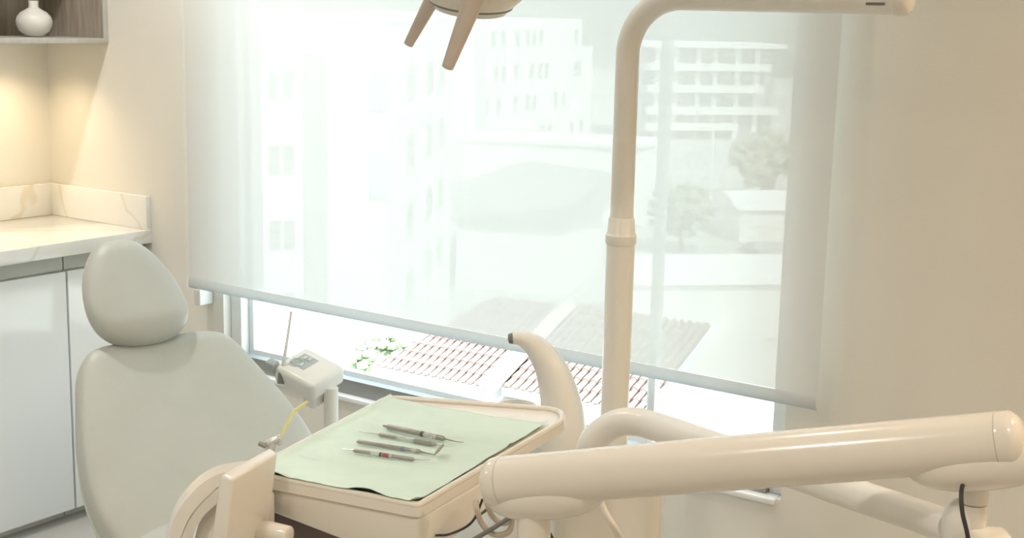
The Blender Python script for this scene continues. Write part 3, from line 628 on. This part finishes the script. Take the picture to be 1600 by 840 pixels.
hose('flat_hose', 'dark grey hose crossing under the thick arm', [(2.800, -1.352, 0.828), (2.817, -1.337, 0.843), (2.838, -1.322, 0.860), (2.862, -1.302, 0.882), (2.88, -1.29, 0.905)], 0.0035, 'mid')
hose('cable', 'thin black cable hanging right of the left arm post', [(2.868, -1.292, 0.893), (2.888, -1.280, 0.868), (2.903, -1.272, 0.852), (2.908, -1.268, 0.830), (2.902, -1.268, 0.79)], 0.0022, 'dark')
hose('cable', 'thick black cable hanging beside the right arm post', [(3.487, -1.265, 1.062), (3.4915, -1.290, 1.056), (3.4985, -1.303, 1.036), (3.508, -1.304, 1.006), (3.516, -1.304, 0.96)], 0.0026, 'dark')
hose('drain_hose', 'thin pale hose slanting down in front of the unit column', [(2.95, -1.225, 0.925), (2.960, -1.221, 0.890), (2.985, -1.213, 0.849), (3.0, -1.205, 0.80)], 0.0055, 'white')
hose('cable', 'black cable curling under the front of the tray', [(2.60, -1.50, 0.812), (2.607, -1.503, 0.835), (2.616, -1.500, 0.842), (2.625, -1.495, 0.835), (2.63, -1.49, 0.81)], 0.0018, 'dark')

# ------------------------------------------------------------------ outside
GZ = -15.0
bm = bmesh.new(); vs = [bm.verts.new(c) for c in ((-700, 8, GZ), (400, 8, GZ), (400, 900, GZ), (-700, 900, GZ))]; bm.faces.new(vs)
struct(fin('ground', bm, 'asphalt'), 'pale hazy ground between the buildings outside', 'ground')
bm = bmesh.new(); nx, ny = 60, 12; g = []
for i in range(nx+1):
    row = []
    for j in range(ny+1):
        x = -900+1500*i/nx; y = 330+420*j/ny
        z = GZ+190*(1-(1-j/ny)**2)*(0.8+0.35*noise.noise(V3((i*0.13, j*0.2, 1)))) + 8*noise.noise(V3((i*0.5, j*0.7, 4)))
        row.append(bm.verts.new((x, y, z-4)))
    g.append(row)
for i in range(nx):
    for j in range(ny): bm.faces.new((g[i][j], g[i+1][j], g[i+1][j+1], g[i][j+1]))
struct(fin('hill', bm, 'hill'), 'hazy grey-green hillside behind the buildings', 'hill')

def mesh_unit_window():
    bm = bmesh.new(); box(bm, (0, 0, 0), (1, 0.12, 1), 0.0); o = fin('window', bm, 'win', smooth=False); me = o.data; bpy.data.objects.remove(o); return me
WM = mesh_unit_window()
def facade(root, A, B, rects, depth=0.04, out=1):
    A = V3((*A, 0)); B = V3((*B, 0)); d = (B-A).normalized(); ang = math.atan2(d.y, d.x)
    for (uc, zc, ww, hh) in rects:
        o = bpy.data.objects.new('window', WM); COL.objects.link(o); o.parent = root
        p = A+d*uc; o.location = V3((p.x, p.y, zc))-V3(root.location); o.rotation_euler = (0, 0, ang); o.scale = (ww, 1, hh)
# near white block
A, B, C = (-36.56, 29.71), (-31.47, 38.3), (-40.61, 53.94)
nb = thing('apartment_building', 'nearest white apartment block filling the left of the window view', 'building', (-40, 40, GZ))
bm = bmesh.new(); prism(bm, [(-42.0, 20.5), B, C, (-55, 46)], GZ, 1.0); P(nb, fin('walls', bm, 'render_w', smooth=False))
bm = bmesh.new(); prism(bm, [(-42.1, 20.3), (B[0]+0.15, B[1]), (C[0], C[1]+0.15), (-55.2, 46)], 1.0, 1.35); P(nb, fin('parapet', bm, 'render_w', smooth=False))
d = V3((B[0]-A[0], B[1]-A[1], 0)).normalized(); nn = V3((d.y, -d.x, 0))
def strip(name, u, z0, z1, wd, m):
    c = V3((A[0], A[1], 0))+d*u; bm = bmesh.new(); box(bm, (c.x, c.y, (z0+z1)/2), (wd, 0.3, z1-z0), 0, Matrix.Rotation(math.atan2(d.y, d.x), 3, 'Z')); P(nb, fin(name, bm, m, smooth=False))
strip('stair_strip', 6.98, -14.5, -0.2, 0.9, 'render_g')
strip('blue_panel', 9.55, -2.4, -0.85, 0.7, 'render_blue'); strip('blue_panel', 9.55, -5.8, -4.0, 0.7, 'render_blue')
facade(nb, A, B, [(u, z, 0.42, 1.1) for z in (-1.4, -4.25, -7.15, -10.0) for u in (5.38, 5.95)])
facade(nb, B, C, [(u, z, 1.6, 1.5) for z in (-1.6, -4.5, -7.5, -10.4) for u in (10.4, 14.2, 5.0)])
# second white block
E_, F_ = (-68.58, 88.09), (-71.91, 116.81)
sb = thing('apartment_block', 'far white apartment block with rows of small windows', 'building', (-75, 100, GZ))
bm = bmesh.new(); prism(bm, [E_, (-71.62, 114.3), (-86, 113), (-83, 86)], GZ, 0.75); P(sb, fin('walls', bm, 'render_w', smooth=False))
bm = bmesh.new(); prism(bm, [(-71.6, 114.3), F_, (-86, 115.5), (-85.9, 113)], GZ, -2.0); P(sb, fin('annex', bm, 'render_w', smooth=False))
bm = bmesh.new(); prism(bm, [(-69.15, 93.7), (-69.3, 95.3), (-69.9, 95.3), (-69.8, 93.7)], GZ, 0.9); P(sb, fin('downpipe_strip', bm, 'render_b', smooth=False))
rows = [(-1.05, (8.6, 10.4, 13.0, 15.0, 16.2, 17.6, 25.1)), (-4.1, (9.2, 10.6, 13.0, 15.9, 17.6, 18.9, 25.2, 26.0)), (-7.0, (7.6, 9.7, 12.9, 15.3, 16.6, 21.0, 22.7)), (-10.0, (8.9, 11.6, 13.0, 18.4, 19.9, 24.6, 26.8))]
facade(sb, E_, F_, [(u, z, 0.75, 1.45) for z, us in rows for u in us])
# building with balconies
G_, H_ = (-88.17, 154.32), (-73.94, 170.75)
bb = thing('balcony_building', 'long building with white balcony bands right of the lamp post', 'building', (-80, 165, GZ))
gd = V3((H_[0]-G_[0], H_[1]-G_[1], 0)).normalized(); gn = V3((-gd.y, gd.x, 0)); GA = math.atan2(gd.y, gd.x)
def gpt(u, v): p = V3((*G_, 0))+gd*u+gn*v; return (p.x, p.y)
bm = bmesh.new(); prism(bm, [gpt(0.5, 1.6), gpt(19.5, 1.6), gpt(19.5, 12), gpt(0.5, 12)], GZ, -2.4); P(bb, fin('walls', bm, 'roofd', smooth=False))
bm = bmesh.new(); prism(bm, [gpt(0.2, -0.2), gpt(20.4, -0.2), gpt(20.4, 12), gpt(0.2, 12)], -2.9, -2.3); P(bb, fin('roof_slab', bm, 'render_w', smooth=False))
for i, z in enumerate((-5.7, -8.6, -11.5, -13.6)):
    l = (18.4, 17.6, 19.6, 14.0)[i]
    bm = bmesh.new(); prism(bm, [gpt(1.2, 0), gpt(l, 0), gpt(l, 1.7), gpt(1.2, 1.7)], z-0.2, z+0.75); P(bb, fin('balcony', bm, 'render_w', smooth=False))
for u in (2.4, 5.0, 8.2, 10.6, 13.8, 16.6):
    bm = bmesh.new(); prism(bm, [gpt(u, 1.3), gpt(u+0.7, 1.3), gpt(u+0.7, 1.62), gpt(u, 1.62)], GZ, -2.9); P(bb, fin('pier', bm, 'render_w', smooth=False))
# low house with weathered roof
lh = thing('low_house', 'low pale house with a weathered grey sheet roof in the middle distance', 'building', (-48, 70, GZ))
bm = bmesh.new(); prism(bm, [(-46.0, 61.4), (-39.6, 63.9), (-44.2, 75.0), (-53.6, 78.2), (-54.0, 72)], GZ, -10.9); P(lh, fin('walls', bm, 'render_w', smooth=False))
bm = bmesh.new()
hull(bm, [(-46.31, 60.95, -11.0), (-39.42, 63.62, -11.0), (-43.5, 76.5, -11.0), (-55.0, 79.5, -11.0), (-55.0, 71.0, -11.0)], [(-46.31, 60.95, -10.7), (-39.42, 63.62, -9.7), (-43.96, 75.53, -8.96), (-53.33, 78.8, -9.19), (-54.4, 71.46, -10.5)])
P(lh, fin('roof', bm, 'roofd', smooth=False))
lw = thing('white_hall', 'long low white hall at the foot of the far apartment block', 'building', (-58, 90, GZ))
bm = bmesh.new(); prism(bm, [(-63.5, 84.5), (-50.5, 90.5), (-52, 97), (-66, 92)], GZ, -8.9); P(lw, fin('walls', bm, 'render_w', smooth=False))
bm = bmesh.new(); prism(bm, [(-63.8, 84.2), (-50.2, 90.3), (-51.8, 97.3), (-66.2, 92.2)], -8.9, -8.6); P(lw, fin('roof', bm, 'render_w', smooth=False))
SH = [((-30, 62), (9, 6), -11.5, 'render_w', 'white flat-roofed shed beyond the lamp post'), ((-27, 76), (12, 6), -12.2, 'roofd', 'grey sheet-roofed shed beyond the lamp post'), ((-38, 96), (14, 7), -12.0, 'render_w', 'long pale shed below the balcony building'),
      ]
for (x, y), (a, b), zt, m, lb in SH:
    s_ = thing('shed', lb, 'building', (x, y, GZ), 0.75)
    bm = bmesh.new(); bx(bm, -a/2, a/2, -b/2, b/2, 0, zt-GZ-0.6); fin('walls', bm, 'render_w', s_, smooth=False)
    bm = bmesh.new(); hull(bm, [(-a/2-.3, -b/2-.3, zt-GZ-0.6), (a/2+.3, -b/2-.3, zt-GZ-0.6), (a/2+.3, b/2+.3, zt-GZ-0.6), (-a/2-.3, b/2+.3, zt-GZ-0.6)], [(-a/2-.3, -0.1, zt-GZ+0.4), (a/2+.3, -0.1, zt-GZ+0.4), (a/2+.3, 0.1, zt-GZ+0.4), (-a/2-.3, 0.1, zt-GZ+0.4)]); fin('roof', bm, m, s_, smooth=False)
lpz = thing('street_pole', 'thin pale street pole seen through the right of the blind', 'pole', (-51.6, 104.8, GZ))
P(lpz, tube('mast', [(-51.6, 104.8, GZ), (-51.6, 104.8, -8.2)], [0.16, 0.1], 'render_w', seg=10))
P(lpz, tube('luminaire', [(-51.6, 104.8, -8.25), (-50.6, 105.8, -8.1)], 0.08, 'render_w', seg=8))

# tiled roofs just outside, each column of tiles a part
def tile_column_mesh(L_):
    bm = bmesh.new(); nrow = int(L_/0.36); seg = 6
    for r in range(nrow):
        y0, y1 = r*0.36, r*0.36+0.40; lo, hi = 0.045, 0.015; ra, rb_ = 0.078, 0.062
        a = [bm.verts.new((ra*math.cos(PI*k/seg), y0, ra*math.sin(PI*k/seg)+lo)) for k in range(seg+1)]
        b = [bm.verts.new((rb_*math.cos(PI*k/seg), y1, rb_*math.sin(PI*k/seg)+hi)) for k in range(seg+1)]
        for k in range(seg): bm.faces.new((a[k], a[k+1], b[k+1], b[k]))
        bm.faces.new(a[::-1])
    o = fin('tile_column', bm, 'tile'); me = o.data; bpy.data.objects.remove(o); return me
TCM = {}
def roof_wing(t, ox, oy, n, z, L_, left_hip, ridge_w):
    before = set(t.children)
    Wd = n*0.2; pitch = math.radians(20)
    bm = bmesh.new(); bx(bm, 0.2, Wd-0.2, 0.35, L_*1.8, 0, z-GZ); fin('walls', bm, 'render_w', t, smooth=False)
    Lr = L_; zt = z-GZ
    bm = bmesh.new(); bx(bm, 0, Wd, -0.10, 0.02, zt-0.16, zt+0.015); fin('eave_board', bm, 'render_w', t, smooth=False)
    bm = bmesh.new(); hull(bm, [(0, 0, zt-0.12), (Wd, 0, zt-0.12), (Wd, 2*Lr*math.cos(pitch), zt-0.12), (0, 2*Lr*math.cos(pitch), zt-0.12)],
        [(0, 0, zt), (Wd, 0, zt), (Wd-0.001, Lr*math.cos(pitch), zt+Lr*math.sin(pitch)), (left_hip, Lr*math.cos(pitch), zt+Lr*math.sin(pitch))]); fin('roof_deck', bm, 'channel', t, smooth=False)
    for i in range(n):
        xx = (i+0.5)*0.2; l = Lr
        if left_hip > 0 and xx < left_hip: l = max(0.36, Lr*xx/left_hip)
        key = int(l/0.36)
        if key not in TCM: TCM[key] = tile_column_mesh(key*0.36+0.01)
        o = bpy.data.objects.new('tile_column', TCM[key]); COL.objects.link(o); o.parent = t
        o.location = (xx, -0.06, zt+0.0); o.rotation_euler = (pitch, 0, 0)
    tube('hip_ridge', [(Wd+ridge_w*0.5, -0.1, zt+0.02), (Wd+ridge_w*0.5, Lr*math.cos(pitch), zt+Lr*math.sin(pitch)+0.05)], ridge_w*0.55, 'ridge', t, seg=12, flat=(0.5, 1))
    for c in set(t.children)-before: c.location = c.location+V3((ox, oy, 0))
    return t
th = thing('tiled_house', 'clay-tiled house roofs with a pale ridge just below the blind', 'building', (-16.55, 20.45, GZ), math.radians(4))
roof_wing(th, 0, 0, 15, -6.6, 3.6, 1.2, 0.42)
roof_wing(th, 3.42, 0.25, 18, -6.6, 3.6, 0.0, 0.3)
zt = -6.6-GZ; yz = [(-0.1, 0), (6.9, 0), (6.9, zt+0.05), (3.4, zt+1.42), (-0.1, zt+0.1)]
bm = bmesh.new(); hull(bm, [(7.02, y, z) for y, z in yz], [(7.3, y, z) for y, z in yz]); fin('gable_wall', bm, 'render_w', th, smooth=False)
wt2 = thing('terrace', 'white flat terrace in front of the tiled roofs', 'building', (-12, 16, GZ), 0.06)
bm = bmesh.new(); bx(bm, -8, 9, -5, 3.6, 0, GZ*-1-8.4); fin('slab', bm, 'render_w', wt2, smooth=False)

def tree(loc, h, r, label, n=220):
    t = thing('tree', label, 'tree', loc, group='trees outside the window')
    tube('trunk', [(0, 0, 0), (0.1, 0, h*0.45), (0, 0.1, h*0.75)], [r*0.09, r*0.07, r*0.03], 'bark', t, seg=8)
    bm = bmesh.new()
    for k in range(n):
        p = V3((random.gauss(0, 1), random.gauss(0, 1), random.gauss(0, 1))).normalized()*r*random.uniform(0.45, 1.0); p.z = p.z*0.8+h*0.75
        q = bmesh.ops.create_icosphere(bm, subdivisions=1, radius=r*random.uniform(0.10, 0.2))['verts']
        sc = V3((random.uniform(.7, 1.3), random.uniform(.7, 1.3), random.uniform(.5, 1)))
        for v in q: v.co = V3((v.co.x*sc.x, v.co.y*sc.y, v.co.z*sc.z))+p
    c = fin('crown', bm, 'leaf', t)
tree((-29.2, 35.5, GZ), 4.2, 1.5, 'small leafy tree seen below the blind near the left')
tree((-42, 82, GZ), 4.0, 2.4, 'leafy tree beside the weathered roof')
tree((-50, 112, GZ), 5.0, 3.2, 'leafy tree below the balcony building')
